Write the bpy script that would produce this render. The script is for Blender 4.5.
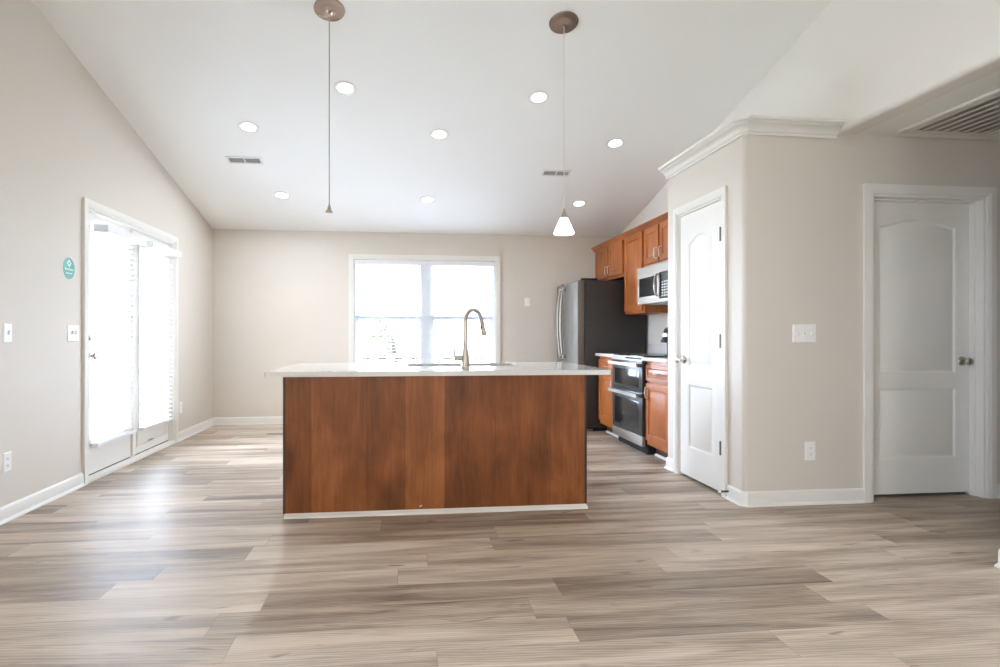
import bpy, bmesh, math, random
from mathutils import Vector, Matrix
from mathutils.geometry import tessellate_polygon
random.seed(7)
for o in list(bpy.data.objects): bpy.data.objects.remove(o)
scene = bpy.context.scene
COL = scene.collection
PI = math.pi

# ------------------------------------------------------------------ camera, sky, exposure
CAM_H = 1.10
cd = bpy.data.cameras.new('camera'); cam = bpy.data.objects.new('camera', cd); COL.objects.link(cam)
cd.sensor_width = 36.0; cd.lens = 575.0*36/1000
cd.shift_x = 0.030; cd.shift_y = 0.0025; cd.clip_start = 0.02; cd.clip_end = 200
YAW = math.atan(64.5/575.0)
cam.location = (0, 0, CAM_H); cam.rotation_euler = (PI/2, 0, -YAW)
scene.camera = cam

world = bpy.data.worlds.new('overcast sky'); scene.world = world; world.use_nodes = True
wn = world.node_tree.nodes; wn.clear()
wo = wn.new('ShaderNodeOutputWorld'); bg = wn.new('ShaderNodeBackground')
# bright cloud to the north-west (beyond patio door and window), a warmer and dimmer sky on the street side
SKY_BACK, SKY_FRONT = (14.0, 17.0, 21.0), (5.6, 5.2, 4.7)
tc = wn.new('ShaderNodeTexCoord'); dt = wn.new('ShaderNodeVectorMath'); dt.operation = 'DOT_PRODUCT'
dt.inputs[1].default_value = (-.55, .84, 0)
mr = wn.new('ShaderNodeMapRange'); mr.interpolation_type = 'SMOOTHSTEP'
mr.inputs['From Min'].default_value = -.55; mr.inputs['From Max'].default_value = .25
mx = wn.new('ShaderNodeMix'); mx.data_type = 'RGBA'
mx.inputs[6].default_value = (*SKY_FRONT, 1); mx.inputs[7].default_value = (*SKY_BACK, 1)
wl = world.node_tree.links
wl.new(tc.outputs['Generated'], dt.inputs[0]); wl.new(dt.outputs['Value'], mr.inputs['Value']); wl.new(mr.outputs[0], mx.inputs[0])
wl.new(mx.outputs[2], bg.inputs[0]); bg.inputs[1].default_value = 1.0
wl.new(bg.outputs[0], wo.inputs[0])
scene.view_settings.view_transform = 'Standard'; scene.view_settings.look = 'None'
scene.view_settings.gamma = 1.0; scene.view_settings.use_curve_mapping = False
scene.view_settings.exposure = 1.45
CAN_STRENGTH = 90.0
PENDANT_STRENGTH = 2.0
try:
    scene.cycles.max_bounces = 14; scene.cycles.diffuse_bounces = 8; scene.cycles.transparent_max_bounces = 16
    scene.cycles.use_denoising = True; scene.cycles.sample_clamp_indirect = 8.0; scene.cycles.sample_clamp_direct = 3.0
    scene.cycles.caustics_reflective = False; scene.cycles.caustics_refractive = False
except Exception: pass

def portal(name, loc, rot, sx, sy):
    d = bpy.data.lights.new(name, 'AREA'); d.shape = 'RECTANGLE'; d.size = sx; d.size_y = sy
    d.cycles.is_portal = True
    o = bpy.data.objects.new(name, d); COL.objects.link(o); o.location = loc; o.rotation_euler = rot
# sky portals at the patio door, the back window and the two added windows
portal('sky_portal_patio', (-2.56, 5.39, 1.03), (0, -PI/2, 0), 2.06, 1.62)
portal('sky_portal_window', (0.254, 7.58, 1.335), (-PI/2, 0, 0), 1.81, 1.47)
portal('sky_portal_front', (.1, -3.66, 1.4), (PI/2, 0, 0), 1.0, 1.7)
portal('sky_portal_side', (-2.56, -1.65, 1.65), (0, -PI/2, 0), 1.4, 2.5)

# ------------------------------------------------------------------ materials
def mat(name, color=(.8,.8,.8), rough=.5, metal=0.0, spec=.5, coat=0.0, emit=None, estr=0.0):
    m = bpy.data.materials.new(name); m.use_nodes = True
    b = m.node_tree.nodes['Principled BSDF']
    b.inputs['Base Color'].default_value = (*color, 1); b.inputs['Roughness'].default_value = rough
    b.inputs['Metallic'].default_value = metal; b.inputs['Specular IOR Level'].default_value = spec
    b.inputs['Coat Weight'].default_value = coat
    if emit: b.inputs['Emission Color'].default_value = (*emit, 1); b.inputs['Emission Strength'].default_value = estr
    return m
class N:
    """small node-graph helper"""
    def __init__(s, m): s.t = m.node_tree; s.b = s.t.nodes['Principled BSDF']
    def new(s, typ, **kw):
        n = s.t.nodes.new(typ)
        for k, v in kw.items(): setattr(n, k, v)
        return n
    def link(s, a, b): s.t.links.new(a, b)
    def setin(s, sock, v):
        if hasattr(v, 'links'): s.link(v, sock)
        else: sock.default_value = v
    def math(s, op, a, b=0.0, c=0.0):
        n = s.new('ShaderNodeMath', operation=op)
        for i, v in enumerate((a, b, c)): s.setin(n.inputs[i], v)
        return n.outputs[0]
    def obj(s):
        n = s.new('ShaderNodeTexCoord'); q = s.new('ShaderNodeSeparateXYZ'); s.link(n.outputs['Object'], q.inputs[0])
        return n.outputs['Object'], q.outputs
    def comb(s, x, y, z):
        n = s.new('ShaderNodeCombineXYZ')
        for i, v in enumerate((x, y, z)): s.setin(n.inputs[i], v)
        return n.outputs[0]
    def noise(s, vec, scale, detail=3, rough=.5, dist=0.0):
        n = s.new('ShaderNodeTexNoise'); s.link(vec, n.inputs['Vector'])
        n.inputs['Scale'].default_value = scale; n.inputs['Detail'].default_value = detail
        n.inputs['Roughness'].default_value = rough; n.inputs['Distortion'].default_value = dist
        return n.outputs['Fac']
    def white(s, vec):
        n = s.new('ShaderNodeTexWhiteNoise', noise_dimensions='3D'); s.link(vec, n.inputs['Vector']); return n.outputs['Value']
    def ramp(s, fac, stops):
        n = s.new('ShaderNodeValToRGB'); s.link(fac, n.inputs[0]); e = n.color_ramp.elements
        while len(e) > 1: e.remove(e[-1])
        e[0].position = stops[0][0]; e[0].color = (*stops[0][1], 1)
        for p, c in stops[1:]:
            k = e.new(p); k.color = (*c, 1)
        return n.outputs[0]
    def mix(s, fac, a, b, blend='MIX'):
        n = s.new('ShaderNodeMix', data_type='RGBA', blend_type=blend)
        s.setin(n.inputs[0], fac)
        for i, v in ((6, a), (7, b)):
            if hasattr(v, 'links'): s.link(v, n.inputs[i])
            else: n.inputs[i].default_value = (*v, 1)
        return n.outputs[2]
    def bump(s, h, strength=.2, dist=.01):
        n = s.new('ShaderNodeBump'); n.inputs['Strength'].default_value = strength; n.inputs['Distance'].default_value = dist
        s.link(h, n.inputs['Height']); s.link(n.outputs[0], s.b.inputs['Normal'])
def painted(name, color, rough=.6, scale=260, strength=.04):
    m = mat(name, color, rough, spec=.25); n = N(m); v, _ = n.obj()
    f = n.noise(v, scale, 2); n.bump(f, strength, .002)
    g = n.noise(v, .8, 2)
    n.link(n.mix(n.math('MULTIPLY', g, .06), color, tuple(c*.9 for c in color)), n.b.inputs['Base Color'])
    return m
M_WALL = painted('greige wall paint', (.665, .615, .553))
M_CEIL = painted('white ceiling paint', (.87, .87, .85), .7)
M_TRIM = mat('white semi gloss trim paint', (.77, .75, .71), .5, spec=.3)
M_DOOR = painted('white door paint', (.79, .77, .725), .55, 120, .03)
M_BLIND = mat('white faux wood slat', (.76, .77, .79), .45)
M_VINYL = mat('white window vinyl', (.74, .78, .83), .4)
M_PLATE = mat('white wall plate plastic', (.86, .85, .84), .3)
M_SLOT = mat('dark slot', (.05, .05, .05), .6)
M_QUARTZ = mat('white polished quartz', (.80, .79, .76), .09, spec=.5)
def quartz():
    n = N(M_QUARTZ); v, _ = n.obj()
    f = n.noise(v, 90, 3, .7)
    n.link(n.ramp(f, [(.35, (.66,.65,.625)), (.5, (.71,.70,.68)), (.7, (.73,.72,.70))]), n.b.inputs['Base Color'])
quartz()
def brushed(name, color, rough, scale=(4, 4, 400)):
    m = mat(name, color, rough, 1.0); n = N(m); v, s = n.obj()
    w = n.comb(n.math('MULTIPLY', s[0], scale[0]), n.math('MULTIPLY', s[1], scale[1]), n.math('MULTIPLY', s[2], scale[2]))
    f = n.noise(w, 1.0, 3)
    n.link(n.math('MULTIPLY_ADD', f, .22, rough-.1), n.b.inputs['Roughness'])
    return m
M_STEEL = brushed('brushed stainless steel', (.40, .375, .34), .38)
M_STEELD = brushed('dim brushed steel', (.27, .235, .20), .45)
M_SLATE = mat('warm slate door finish', (.165, .145, .125), .5, .15, spec=.25)
M_NICKEL = brushed('brushed nickel', (.46, .41, .35), .32, (8, 8, 8))
M_KNOB = mat('satin nickel', (.52, .50, .47), .22, 1.0)
M_PULL = mat('bright nickel pull', (.78, .75, .70), .3, 1.0)
M_CHROME = mat('polished chrome', (.82, .82, .80), .1, 1.0)
M_CANOPY = brushed('turned nickel disc', (.38, .30, .245), .28, (2, 2, 2))
M_GRAPH = mat('charcoal appliance side', (.030, .026, .024), .42, spec=.4)
M_BLACK = mat('black plastic', (.014, .014, .014), .6, spec=.2)
M_GLASSBLK = mat('black oven glass', (.05, .047, .044), .3, spec=.15)
M_COOK = mat('black ceramic glass', (.022, .021, .02), .14, spec=.3)
M_DISPLAY = mat('display panel', (.30, .32, .28), .15)
def radial_brush():
    n = N(M_CANOPY); t = n.new('ShaderNodeTangent', direction_type='RADIAL', axis='Z')
    n.b.inputs['Anisotropic'].default_value = .85; n.link(t.outputs[0], n.b.inputs['Tangent'])
radial_brush()
M_CABLE_D = mat('grey braided cable', (.33, .32, .31), .5)
M_CABLE_W = mat('white cable', (.75, .73, .70), .5)
M_TEAL = mat('teal sticker', (.05, .36, .27), .5)
M_WHITE = mat('white print', (.86, .90, .88), .5)
M_LENS = mat('lit frosted lens', (.9, .9, .88), .4, emit=(1.0, .95, .88), estr=CAN_STRENGTH)
M_LENSC = mat('cool frosted lens', (.9, .9, .9), .4, emit=(.96, .97, 1.0), estr=CAN_STRENGTH*.4)
M_LENSB = mat('daylight frosted lens', (.9, .9, .9), .4, emit=(.84, .93, 1.0), estr=CAN_STRENGTH*2.6)
M_SHADE = mat('frosted glass shade', (.92, .92, .90), .25, emit=(1.0, .95, .88), estr=PENDANT_STRENGTH)
M_DARKIN = mat('dark duct', (.14, .135, .13), .8)
M_GREY = mat('grey damper', (.42, .41, .40), .6)
M_BRASSR = mat('hinge metal', (.16, .145, .125), .4, 1.0)
def thin_glass():
    m = bpy.data.materials.new('clear window glass'); m.use_nodes = True; t = m.node_tree; t.nodes.clear()
    o = t.nodes.new('ShaderNodeOutputMaterial'); a = t.nodes.new('ShaderNodeBsdfTransparent'); g = t.nodes.new('ShaderNodeBsdfGlossy')
    x = t.nodes.new('ShaderNodeMixShader'); a.inputs[0].default_value = (.98, .98, .98, 1); g.inputs['Roughness'].default_value = .02
    x.inputs[0].default_value = .06
    t.links.new(a.outputs[0], x.inputs[1]); t.links.new(g.outputs[0], x.inputs[2]); t.links.new(x.outputs[0], o.inputs[0])
    return m
M_GLASS = thin_glass()

def wood(name, dark, mid, light, rough=.33, band=0.0, axis=2, coat=.0):
    """stained cabinet wood: long grain along `axis`, optional veneer bands `band` metres wide across x"""
    m = mat(name, mid, rough, spec=.3, coat=coat); n = N(m); v, s = n.obj()
    sc = [34.0, 34.0, 34.0]; sc[axis] = 2.2
    w = n.comb(*[n.math('MULTIPLY', s[i], sc[i]) for i in range(3)])
    sb = [5.0, 5.0, 5.0]; sb[axis] = 2.4
    big = n.noise(n.comb(*[n.math('MULTIPLY', s[i], sb[i]) for i in range(3)]), 1.0, 3, .55, .4)
    fine = n.noise(w, 1.0, 5, .6, .3)
    sf = [150.0, 150.0, 150.0]; sf[axis] = 7.0
    hair = n.noise(n.comb(*[n.math('MULTIPLY', s[i], sf[i]) for i in range(3)]), 1.0, 2, .6)
    f = n.math('ADD', n.math('MULTIPLY', big, .55), n.math('MULTIPLY', fine, .30))
    f = n.math('ADD', f, n.math('MULTIPLY', hair, .15))
    if band:
        xx = n.math('ADD', s[0], n.math('MULTIPLY', n.math('SINE', n.math('MULTIPLY', s[0], 5.1)), .05))
        idx = n.math('FLOOR', n.math('DIVIDE', xx, band))
        wv = n.white(n.comb(idx, 3.0, 1.0))
        f = n.math('ADD', f, n.math('MULTIPLY', n.math('SUBTRACT', wv, .5), .22))
    c = n.ramp(f, [(.30, dark), (.50, mid), (.70, light)])
    n.link(c, n.b.inputs['Base Color']); n.bump(hair, .05, .001)
    return m
M_WOOD = wood('amber stained maple', (.20, .056, .012), (.35, .104, .024), (.47, .158, .044))
M_WOODY = wood('amber stained maple rail', (.20, .056, .012), (.35, .104, .024), (.47, .158, .044), axis=1)
M_ISLAND = wood('stained island veneer', (.11, .034, .010), (.23, .074, .021), (.38, .135, .043), .42, band=.29)
M_WOODDK = mat('dark stained edge', (.05, .018, .008), .4)

def floor_material():
    m = mat('grey brown vinyl plank', (.35, .28, .22), .3, spec=.55); n = N(m); v, s = n.obj()
    PW, PL = .182, 1.24
    y = n.math('DIVIDE', n.math('ADD', s[1], 40.03), PW); row = n.math('FLOOR', y)
    sh = n.math('MULTIPLY', n.white(n.comb(row, 2.0, 5.0)), PL)
    x = n.math('DIVIDE', n.math('ADD', n.math('ADD', s[0], 60.0), sh), PL); colm = n.math('FLOOR', x)
    pid = n.white(n.comb(row, colm, 0.0)); pid2 = n.white(n.comb(row, colm, 9.0))
    fx = n.math('FRACT', x); fy = n.math('FRACT', y)
    off = n.math('MULTIPLY', pid, 37.0)
    gx = n.math('ADD', s[0], off); gy = n.math('ADD', s[1], n.math('MULTIPLY', pid2, 11.0))
    # broad cloudy streaks, wavy grain, hairline grain, knots
    streak = n.noise(n.comb(n.math('MULTIPLY', gx, 1.1), n.math('MULTIPLY', gy, 11.0), off), 1.0, 4, .55, .6)
    fine = n.noise(n.comb(n.math('MULTIPLY', gx, 5.0), n.math('MULTIPLY', gy, 95.0), off), 1.0, 3, .6, .5)
    wav = n.new('ShaderNodeTexWave', wave_type='RINGS', rings_direction='Z', wave_profile='SIN')
    n.link(n.comb(n.math('MULTIPLY', gx, 1.3), n.math('MULTIPLY', gy, 13.0), 0.0), wav.inputs['Vector'])
    wav.inputs['Scale'].default_value = 1.9; wav.inputs['Distortion'].default_value = 5.5
    wav.inputs['Detail'].default_value = 2.0; wav.inputs['Detail Scale'].default_value = 1.1
    knot = n.noise(n.comb(n.math('MULTIPLY', gx, 4.2), n.math('MULTIPLY', gy, 17.0), 4.0), 1.0, 2, .5, .6)
    kf = n.math('MULTIPLY', n.math('MAXIMUM', n.math('SUBTRACT', knot, .665), 0.0), 7.0)
    f = n.math('ADD', n.math('MULTIPLY', pid, .25), n.math('MULTIPLY', streak, .78))
    f = n.math('ADD', f, n.math('MULTIPLY', fine, .22))
    f = n.math('ADD', f, n.math('MULTIPLY', wav.outputs['Fac'], .10))
    f = n.math('MULTIPLY_ADD', f, 1.4, -.47)
    c = n.ramp(f, [(.18, (.160, .116, .084)), (.40, (.345, .265, .200)), (.58, (.505, .405, .318)), (.80, (.67, .565, .465))])
    c = n.mix(n.math('MINIMUM', kf, .75), c, (.13, .085, .06))
    ey = n.math('LESS_THAN', n.math('MINIMUM', fy, n.math('SUBTRACT', 1.0, fy)), .0075)
    ex = n.math('LESS_THAN', n.math('MINIMUM', fx, n.math('SUBTRACT', 1.0, fx)), .0010)
    seam = n.math('MAXIMUM', ey, ex)
    c = n.mix(n.math('MULTIPLY', seam, .38), c, (.10, .07, .05))
    n.link(c, n.b.inputs['Base Color'])
    n.link(n.math('MULTIPLY_ADD', fine, .10, .37), n.b.inputs['Roughness'])
    n.bump(n.math('SUBTRACT', n.math('MULTIPLY', fine, .5), seam), .10, .002)
    return m
M_FLOOR = floor_material()

# ------------------------------------------------------------------ mesh helpers
def new(): return bmesh.new()
def addbox(bm, x0, y0, z0, x1, y1, z1, bev=0.0, seg=2):
    t = bmesh.new(); bmesh.ops.create_cube(t, size=1.0)
    for v in t.verts: v.co = Vector(((x0+x1)/2 + v.co.x*(x1-x0), (y0+y1)/2 + v.co.y*(y1-y0), (z0+z1)/2 + v.co.z*(z1-z0)))
    if bev: bmesh.ops.bevel(t, geom=t.edges[:], offset=bev, segments=seg, profile=.5, affect='EDGES')
    merge(bm, t); return bm
def merge(bm, t, M=None):
    if M is not None: bmesh.ops.transform(t, matrix=M, verts=t.verts)
    me = bpy.data.meshes.new('tmp'); t.to_mesh(me); t.free(); bm.from_mesh(me); bpy.data.meshes.remove(me)
def box(*a, **k): return addbox(new(), *a, **k)
def addlathe(bm, prof, origin=(0,0,0), axis=(0,0,1), seg=28):
    """revolve (radius, height) pairs about axis through origin"""
    t = bmesh.new(); q = Vector((0,0,1)).rotation_difference(Vector(axis)).to_matrix().to_4x4()
    rings = []
    for r, h in prof:
        if r < 1e-6: rings.append([t.verts.new((0,0,h))])
        else: rings.append([t.verts.new((r*math.cos(2*PI*i/seg), r*math.sin(2*PI*i/seg), h)) for i in range(seg)])
    for a, b in zip(rings, rings[1:]):
        for i in range(seg):
            j = (i+1) % seg
            if len(a) == 1 and len(b) == 1: continue
            if len(a) == 1: t.faces.new((a[0], b[j], b[i]))
            elif len(b) == 1: t.faces.new((a[i], a[j], b[0]))
            else: t.faces.new((a[i], a[j], b[j], b[i]))
    for r in (rings[0], rings[-1]):
        if len(r) > 1:
            try: t.faces.new(r)
            except ValueError: pass
    bmesh.ops.recalc_face_normals(t, faces=t.faces)
    merge(bm, t, Matrix.Translation(origin) @ q); return bm
def addtube(bm, pts, rad, seg=10):
    pts = [Vector(p) for p in pts]; n = len(pts)
    rad = rad if isinstance(rad, (list, tuple)) else [rad]*n
    t = bmesh.new(); rings = []; ref = None
    for i, p in enumerate(pts):
        d = (pts[min(i+1, n-1)] - pts[max(i-1, 0)]).normalized()
        if ref is None: ref = d.orthogonal().normalized()
        ref = (ref - d*ref.dot(d)).normalized(); b = d.cross(ref)
        rings.append([t.verts.new(p + (ref*math.cos(2*PI*k/seg) + b*math.sin(2*PI*k/seg))*rad[i]) for k in range(seg)])
    for a, b in zip(rings, rings[1:]):
        for k in range(seg): t.faces.new((a[k], a[(k+1)%seg], b[(k+1)%seg], b[k]))
    t.faces.new(rings[0]); t.faces.new(rings[-1])
    bmesh.ops.recalc_face_normals(t, faces=t.faces); merge(bm, t); return bm
def addslab(bm, outer, holes, f, d0, d1):
    """2-D outline with holes -> solid between depths d0 and d1; f(u, v, d) gives the point"""
    t = bmesh.new(); loops = [outer] + list(holes)
    tri = tessellate_polygon([[Vector((u, v, 0)) for u, v in lp] for lp in loops]); flat = [p for lp in loops for p in lp]
    A = [t.verts.new(f(u, v, d0)) for u, v in flat]; B = [t.verts.new(f(u, v, d1)) for u, v in flat]
    for a, b, c in tri:
        if len({a, b, c}) < 3: continue
        try: t.faces.new((A[a], A[b], A[c])); t.faces.new((B[a], B[c], B[b]))
        except ValueError: pass
    k = 0
    for lp in loops:
        m = len(lp)
        for i in range(m):
            a, b = k+i, k+(i+1) % m; t.faces.new((A[a], A[b], B[b], B[a]))
        k += m
    bmesh.ops.recalc_face_normals(t, faces=t.faces); merge(bm, t); return bm
def rect(u0, v0, u1, v1): return [(u0, v0), (u1, v0), (u1, v1), (u0, v1)]
def offset_poly(p, d):
    """shrink a counter-clockwise outline by d"""
    n = len(p); out = []
    for i in range(n):
        a, b, c = Vector(p[i-1]), Vector(p[i]), Vector(p[(i+1) % n])
        e1, e2 = (b-a).normalized(), (c-b).normalized()
        n1, n2 = Vector((-e1.y, e1.x)), Vector((-e2.y, e2.x)); m = (n1+n2)
        m = m / max(m.dot(n1), .3); q = b + m*d; out.append((q.x, q.y))
    return out
def addpanelled(bm, w, h, t, outlines, steps, f):
    """a slab w x h x t (front at depth 0) whose front carries moulded panels; steps: (inset, depth) pairs"""
    tm = bmesh.new()
    loops = [rect(0, 0, w, h)] + outlines
    tri = tessellate_polygon([[Vector((u, v, 0)) for u, v in lp] for lp in loops]); flat = [p for lp in loops for p in lp]
    A = [tm.verts.new(f(u, v, 0)) for u, v in flat]
    for a, b, c in tri:
        if len({a, b, c}) == 3:
            try: tm.faces.new((A[a], A[b], A[c]))
            except ValueError: pass
    B = [tm.verts.new(f(u, v, t)) for u, v in loops[0]]; tm.faces.new(B)
    for i in range(4): tm.faces.new((A[i], A[(i+1)%4], B[(i+1)%4], B[i]))
    k = 4
    for lp in outlines:
        n = len(lp); prev = A[k:k+n]; k += n; total = 0
        cur = lp
        for ins, dep in steps:
            cur = offset_poly(lp, ins); nx = [tm.verts.new(f(u, v, dep)) for u, v in cur]
            for i in range(n): tm.faces.new((prev[i], prev[(i+1)%n], nx[(i+1)%n], nx[i]))
            prev = nx
        tri2 = tessellate_polygon([[Vector((u, v, 0)) for u, v in cur]])
        for a, b, c in tri2:
            if len({a, b, c}) == 3: tm.faces.new((prev[a], prev[b], prev[c]))
    bmesh.ops.recalc_face_normals(tm, faces=tm.faces); merge(bm, tm); return bm
def sweep(bm, path, prof, closed_ends=True, endmit=(0, 0)):
    """sweep (out, z) profile along a 2-D path; `out` is to the left-hand normal. endmit skews the ends along the path by out*value"""
    t = bmesh.new(); n = len(path); rings = []
    P = [Vector(p) for p in path]
    for i, p in enumerate(P):
        if i == 0: d = (P[1]-P[0]).normalized(); m = Vector((-d.y, d.x)) + d*endmit[0]
        elif i == n-1: d = (P[-1]-P[-2]).normalized(); m = Vector((-d.y, d.x)) + d*endmit[1]
        else:
            d1, d2 = (P[i]-P[i-1]).normalized(), (P[i+1]-P[i]).normalized()
            n1, n2 = Vector((-d1.y, d1.x)), Vector((-d2.y, d2.x)); m = n1+n2; m = m/m.dot(n1)
        rings.append([t.verts.new((p.x+m.x*o, p.y+m.y*o, z)) for o, z in prof])
    k = len(prof)
    for a, b in zip(rings, rings[1:]):
        for i in range(k): t.faces.new((a[i], a[(i+1)%k], b[(i+1)%k], b[i]))
    t.faces.new(rings[0]); t.faces.new(rings[-1])
    bmesh.ops.recalc_face_normals(t, faces=t.faces); merge(bm, t); return bm

def obj(name, bm, m, parent=None, smooth=True):
    me = bpy.data.meshes.new(name); bm.to_mesh(me); bm.free()
    me.materials.append(m)
    o = bpy.data.objects.new(name, me); COL.objects.link(o)
    if smooth:
        for p in me.polygons: p.use_smooth = True
        try: me.set_sharp_from_angle(angle=math.radians(32))
        except Exception: pass
    if parent is not None:
        o.parent = parent
        r = parent
        if r.type == 'EMPTY': o.matrix_parent_inverse = Matrix.Translation(r.location).inverted()
    return o
def tag(o, label, cat, group=None, kind=None):
    o['label'] = label; o['category'] = cat
    if group: o['group'] = group
    if kind: o['kind'] = kind
    return o
def thing(name, label, cat, loc, group=None):
    o = bpy.data.objects.new(name, None); COL.objects.link(o); o.location = loc; o.empty_display_size = .05
    return tag(o, label, cat, group)
def struct(name, bm, m, label=None, cat=None, smooth=True):
    o = obj(name, bm, m, None, smooth); o['kind'] = 'structure'
    if label: o['label'] = label; o['category'] = cat
    return o
def copy_tree(o, delta=(0,0,0), label=None, parent=None):
    c = o.copy(); COL.objects.link(c)
    if parent is not None: c.parent = parent; c.matrix_parent_inverse = o.matrix_parent_inverse.copy()
    else: c.location = o.location + Vector(delta)
    if label: c['label'] = label
    for ch in list(o.children): copy_tree(ch, parent=c)
    return c

# ------------------------------------------------------------------ room shell
XL, XR, YB, YF, YRIDGE = -2.36, 2.815, 7.40, -3.40, 2.0
PX, PY, PB = 2.17, 3.49, 4.57           # pantry: side face, front face, back end
SL = .234
def cz(y): return 2.42 + SL*(YB-y) if y >= YRIDGE else 2.42 + SL*(YB-YRIDGE) - SL*(YRIDGE-y)
HZ = 2.43                                  # hall ceiling
TH = .14
fx = lambda X, s: (lambda u, v, d: (X + s*d, u, v))   # wall in a plane of constant x
fy = lambda Y, s: (lambda u, v, d: (u, Y + s*d, v))   # wall in a plane of constant y
struct('floor', box(XL-TH, YF-TH, -.10, 4.45, YB+TH, 0), M_FLOOR, 'grey brown wood plank floor running under the whole room', 'floor', smooth=False)
def ceiling_bm():
    bm = new()
    for ya, yb in ((YRIDGE, YB+TH), (YF-TH, YRIDGE)):
        za, zb = cz(ya), cz(yb)
        if ya == YRIDGE: zb = 2.42 - SL*TH
        v = [(XL-TH, ya, za), (XR+TH, ya, za), (XR+TH, yb, zb), (XL-TH, yb, zb)]
        w = [(a, b, c+.12) for a, b, c in v]
        V = [bm.verts.new(p) for p in v+w]
        for f in ((0,1,2,3), (4,7,6,5), (0,4,5,1), (1,5,6,2), (2,6,7,3), (3,7,4,0)): bm.faces.new([V[i] for i in f])
    bmesh.ops.recalc_face_normals(bm, faces=bm.faces); return bm
struct('ceiling', ceiling_bm(), M_CEIL, 'white sloped vaulted ceiling over the kitchen', 'ceiling', smooth=False)
gable = [(YF, 0), (YB, 0), (YB, cz(YB)), (YRIDGE, cz(YRIDGE)), (YF, cz(YF))]
FILL_SW = (-2.9, -.4)                          # unseen side window, added behind the camera to light hall door and pantry
DY0, DY1, DZ = 4.576, 6.205, 2.06
struct('wall_left',
       addslab(new(), [(YF, 0), (DY0, 0), (DY0, DZ), (DY1, DZ), (DY1, 0), (YB, 0), (YB, cz(YB)), (YRIDGE, cz(YRIDGE)), (YF, cz(YF))], [rect(FILL_SW[0], .95, FILL_SW[1], 2.35)], fx(XL, -1), 0, TH),
       M_WALL, 'greige painted wall holding the patio door', 'wall', smooth=False)
WX0, WX1, WZ0, WZ1 = -.650, 1.158, .60, 2.07
struct('wall_back', addslab(new(), rect(XL-TH, 0, XR+TH, cz(YB)), [rect(WX0, WZ0, WX1, WZ1)], fy(YB, 1), 0, TH),
       M_WALL, 'greige back wall with the wide double window', 'wall', smooth=False)
FILL_FW = [(-.4, .6)]  # unseen front window, added as fill light from behind the camera
struct('wall_front', addslab(new(), rect(XL-TH, 0, XR+TH, cz(YF)), [rect(a, .55, b, 2.25) for a, b in FILL_FW], fy(YF, -1), 0, TH),
       M_WALL, smooth=False)
HY0 = 2.428                                # hall opening in the right wall
def wall_right_bm():
    bm = addslab(new(), [(YF, 0), (HY0, 0), (HY0, HZ+.03), (PY+.02, HZ+.03), (PY+.02, 0), (YB, 0), (YB, cz(YB)), (YRIDGE, cz(YRIDGE)), (YF, cz(YF))], [], fx(XR, 1), 0, TH)
    # rounded drywall corner under the header
    pr = [(XR + .03*(1-math.cos(a)), HZ + .03*(1-math.sin(a))) for a in [i*PI/2/6 for i in range(7)]]
    pr = pr + [(XR+TH, HZ), (XR+TH, HZ+.03)]
    A = [bm.verts.new((x, HY0, z)) for x, z in pr]; B = [bm.verts.new((x, PY-.001, z)) for x, z in pr]
    for i in range(len(pr)-1): bm.faces.new((A[i], A[i+1], B[i+1], B[i]))
    bm.faces.new(A); bm.faces.new(B); bmesh.ops.recalc_face_normals(bm, faces=bm.faces); return bm
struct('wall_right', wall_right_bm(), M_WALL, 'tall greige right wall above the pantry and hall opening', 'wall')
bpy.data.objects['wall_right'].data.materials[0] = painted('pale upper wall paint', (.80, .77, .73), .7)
# pantry walls (rounded outside corner) and the hall beyond
RC = .028
PDY0, PDY1, PDZ = 3.735, 4.384, 2.064       # pantry door opening
HDX0, HDX1, HDZ = 3.068, 3.918, 2.045      # hall door opening
PT = 2.47
def pantry_side_bm():
    bm = addslab(new(), [(PY+RC, 0), (PDY0, 0), (PDY0, PDZ), (PDY1, PDZ), (PDY1, 0), (PB, 0), (PB, PT), (PY+RC, PT)], [], fx(PX, 1), 0, .12)
    pr = [(PX + RC*(1-math.cos(a)), PY + RC*(1-math.sin(a))) for a in [i*PI/2/8 for i in range(9)]] + [(PX+.12, PY), (PX+.12, PY+RC)]
    A = [bm.verts.new((x, y, 0)) for x, y in pr]; B = [bm.verts.new((x, y, PT)) for x, y in pr]
    for i in range(len(pr)-1): bm.faces.new((A[i], A[i+1], B[i+1], B[i]))
    bm.faces.new(A); bm.faces.new(B); bmesh.ops.recalc_face_normals(bm, faces=bm.faces); return bm
struct('wall_pantry', pantry_side_bm(), M_WALL, 'greige pantry side wall with a narrow door', 'wall')
struct('wall_hall', addslab(new(), [(PX+.12, 0), (HDX0, 0), (HDX0, HDZ), (HDX1, HDZ), (HDX1, 0), (4.40, 0), (4.40, HZ), (XR, HZ), (XR, PT), (PX+.12, PT)], [], fy(PY, 1), 0, .13),
       M_WALL, 'greige wall facing the room, with switches and the hall door', 'wall', smooth=False)
struct('wall_pantry_back', box(PX+.12, PB-.10, 0, XR, PB, PT), M_WALL, smooth=False)
struct('ceiling_pantry', box(PX+.12, PY+.13, PT-.10, XR, PB-.10, PT-.005), M_CEIL, smooth=False)
struct('ceiling_hall', box(XR+TH, HY0-.6, HZ, 4.40, PY, HZ+.1), M_CEIL, 'low flat white ceiling of the side hall', 'ceiling', smooth=False)
struct('wall_hall_end', box(4.40, HY0-.6, 0, 4.50, PY+.13, HZ+.1), M_WALL, smooth=False)
struct('wall_hall_near', box(XR+TH, HY0-.12, 0, 4.40, HY0, HZ), M_WALL, smooth=False)
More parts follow.
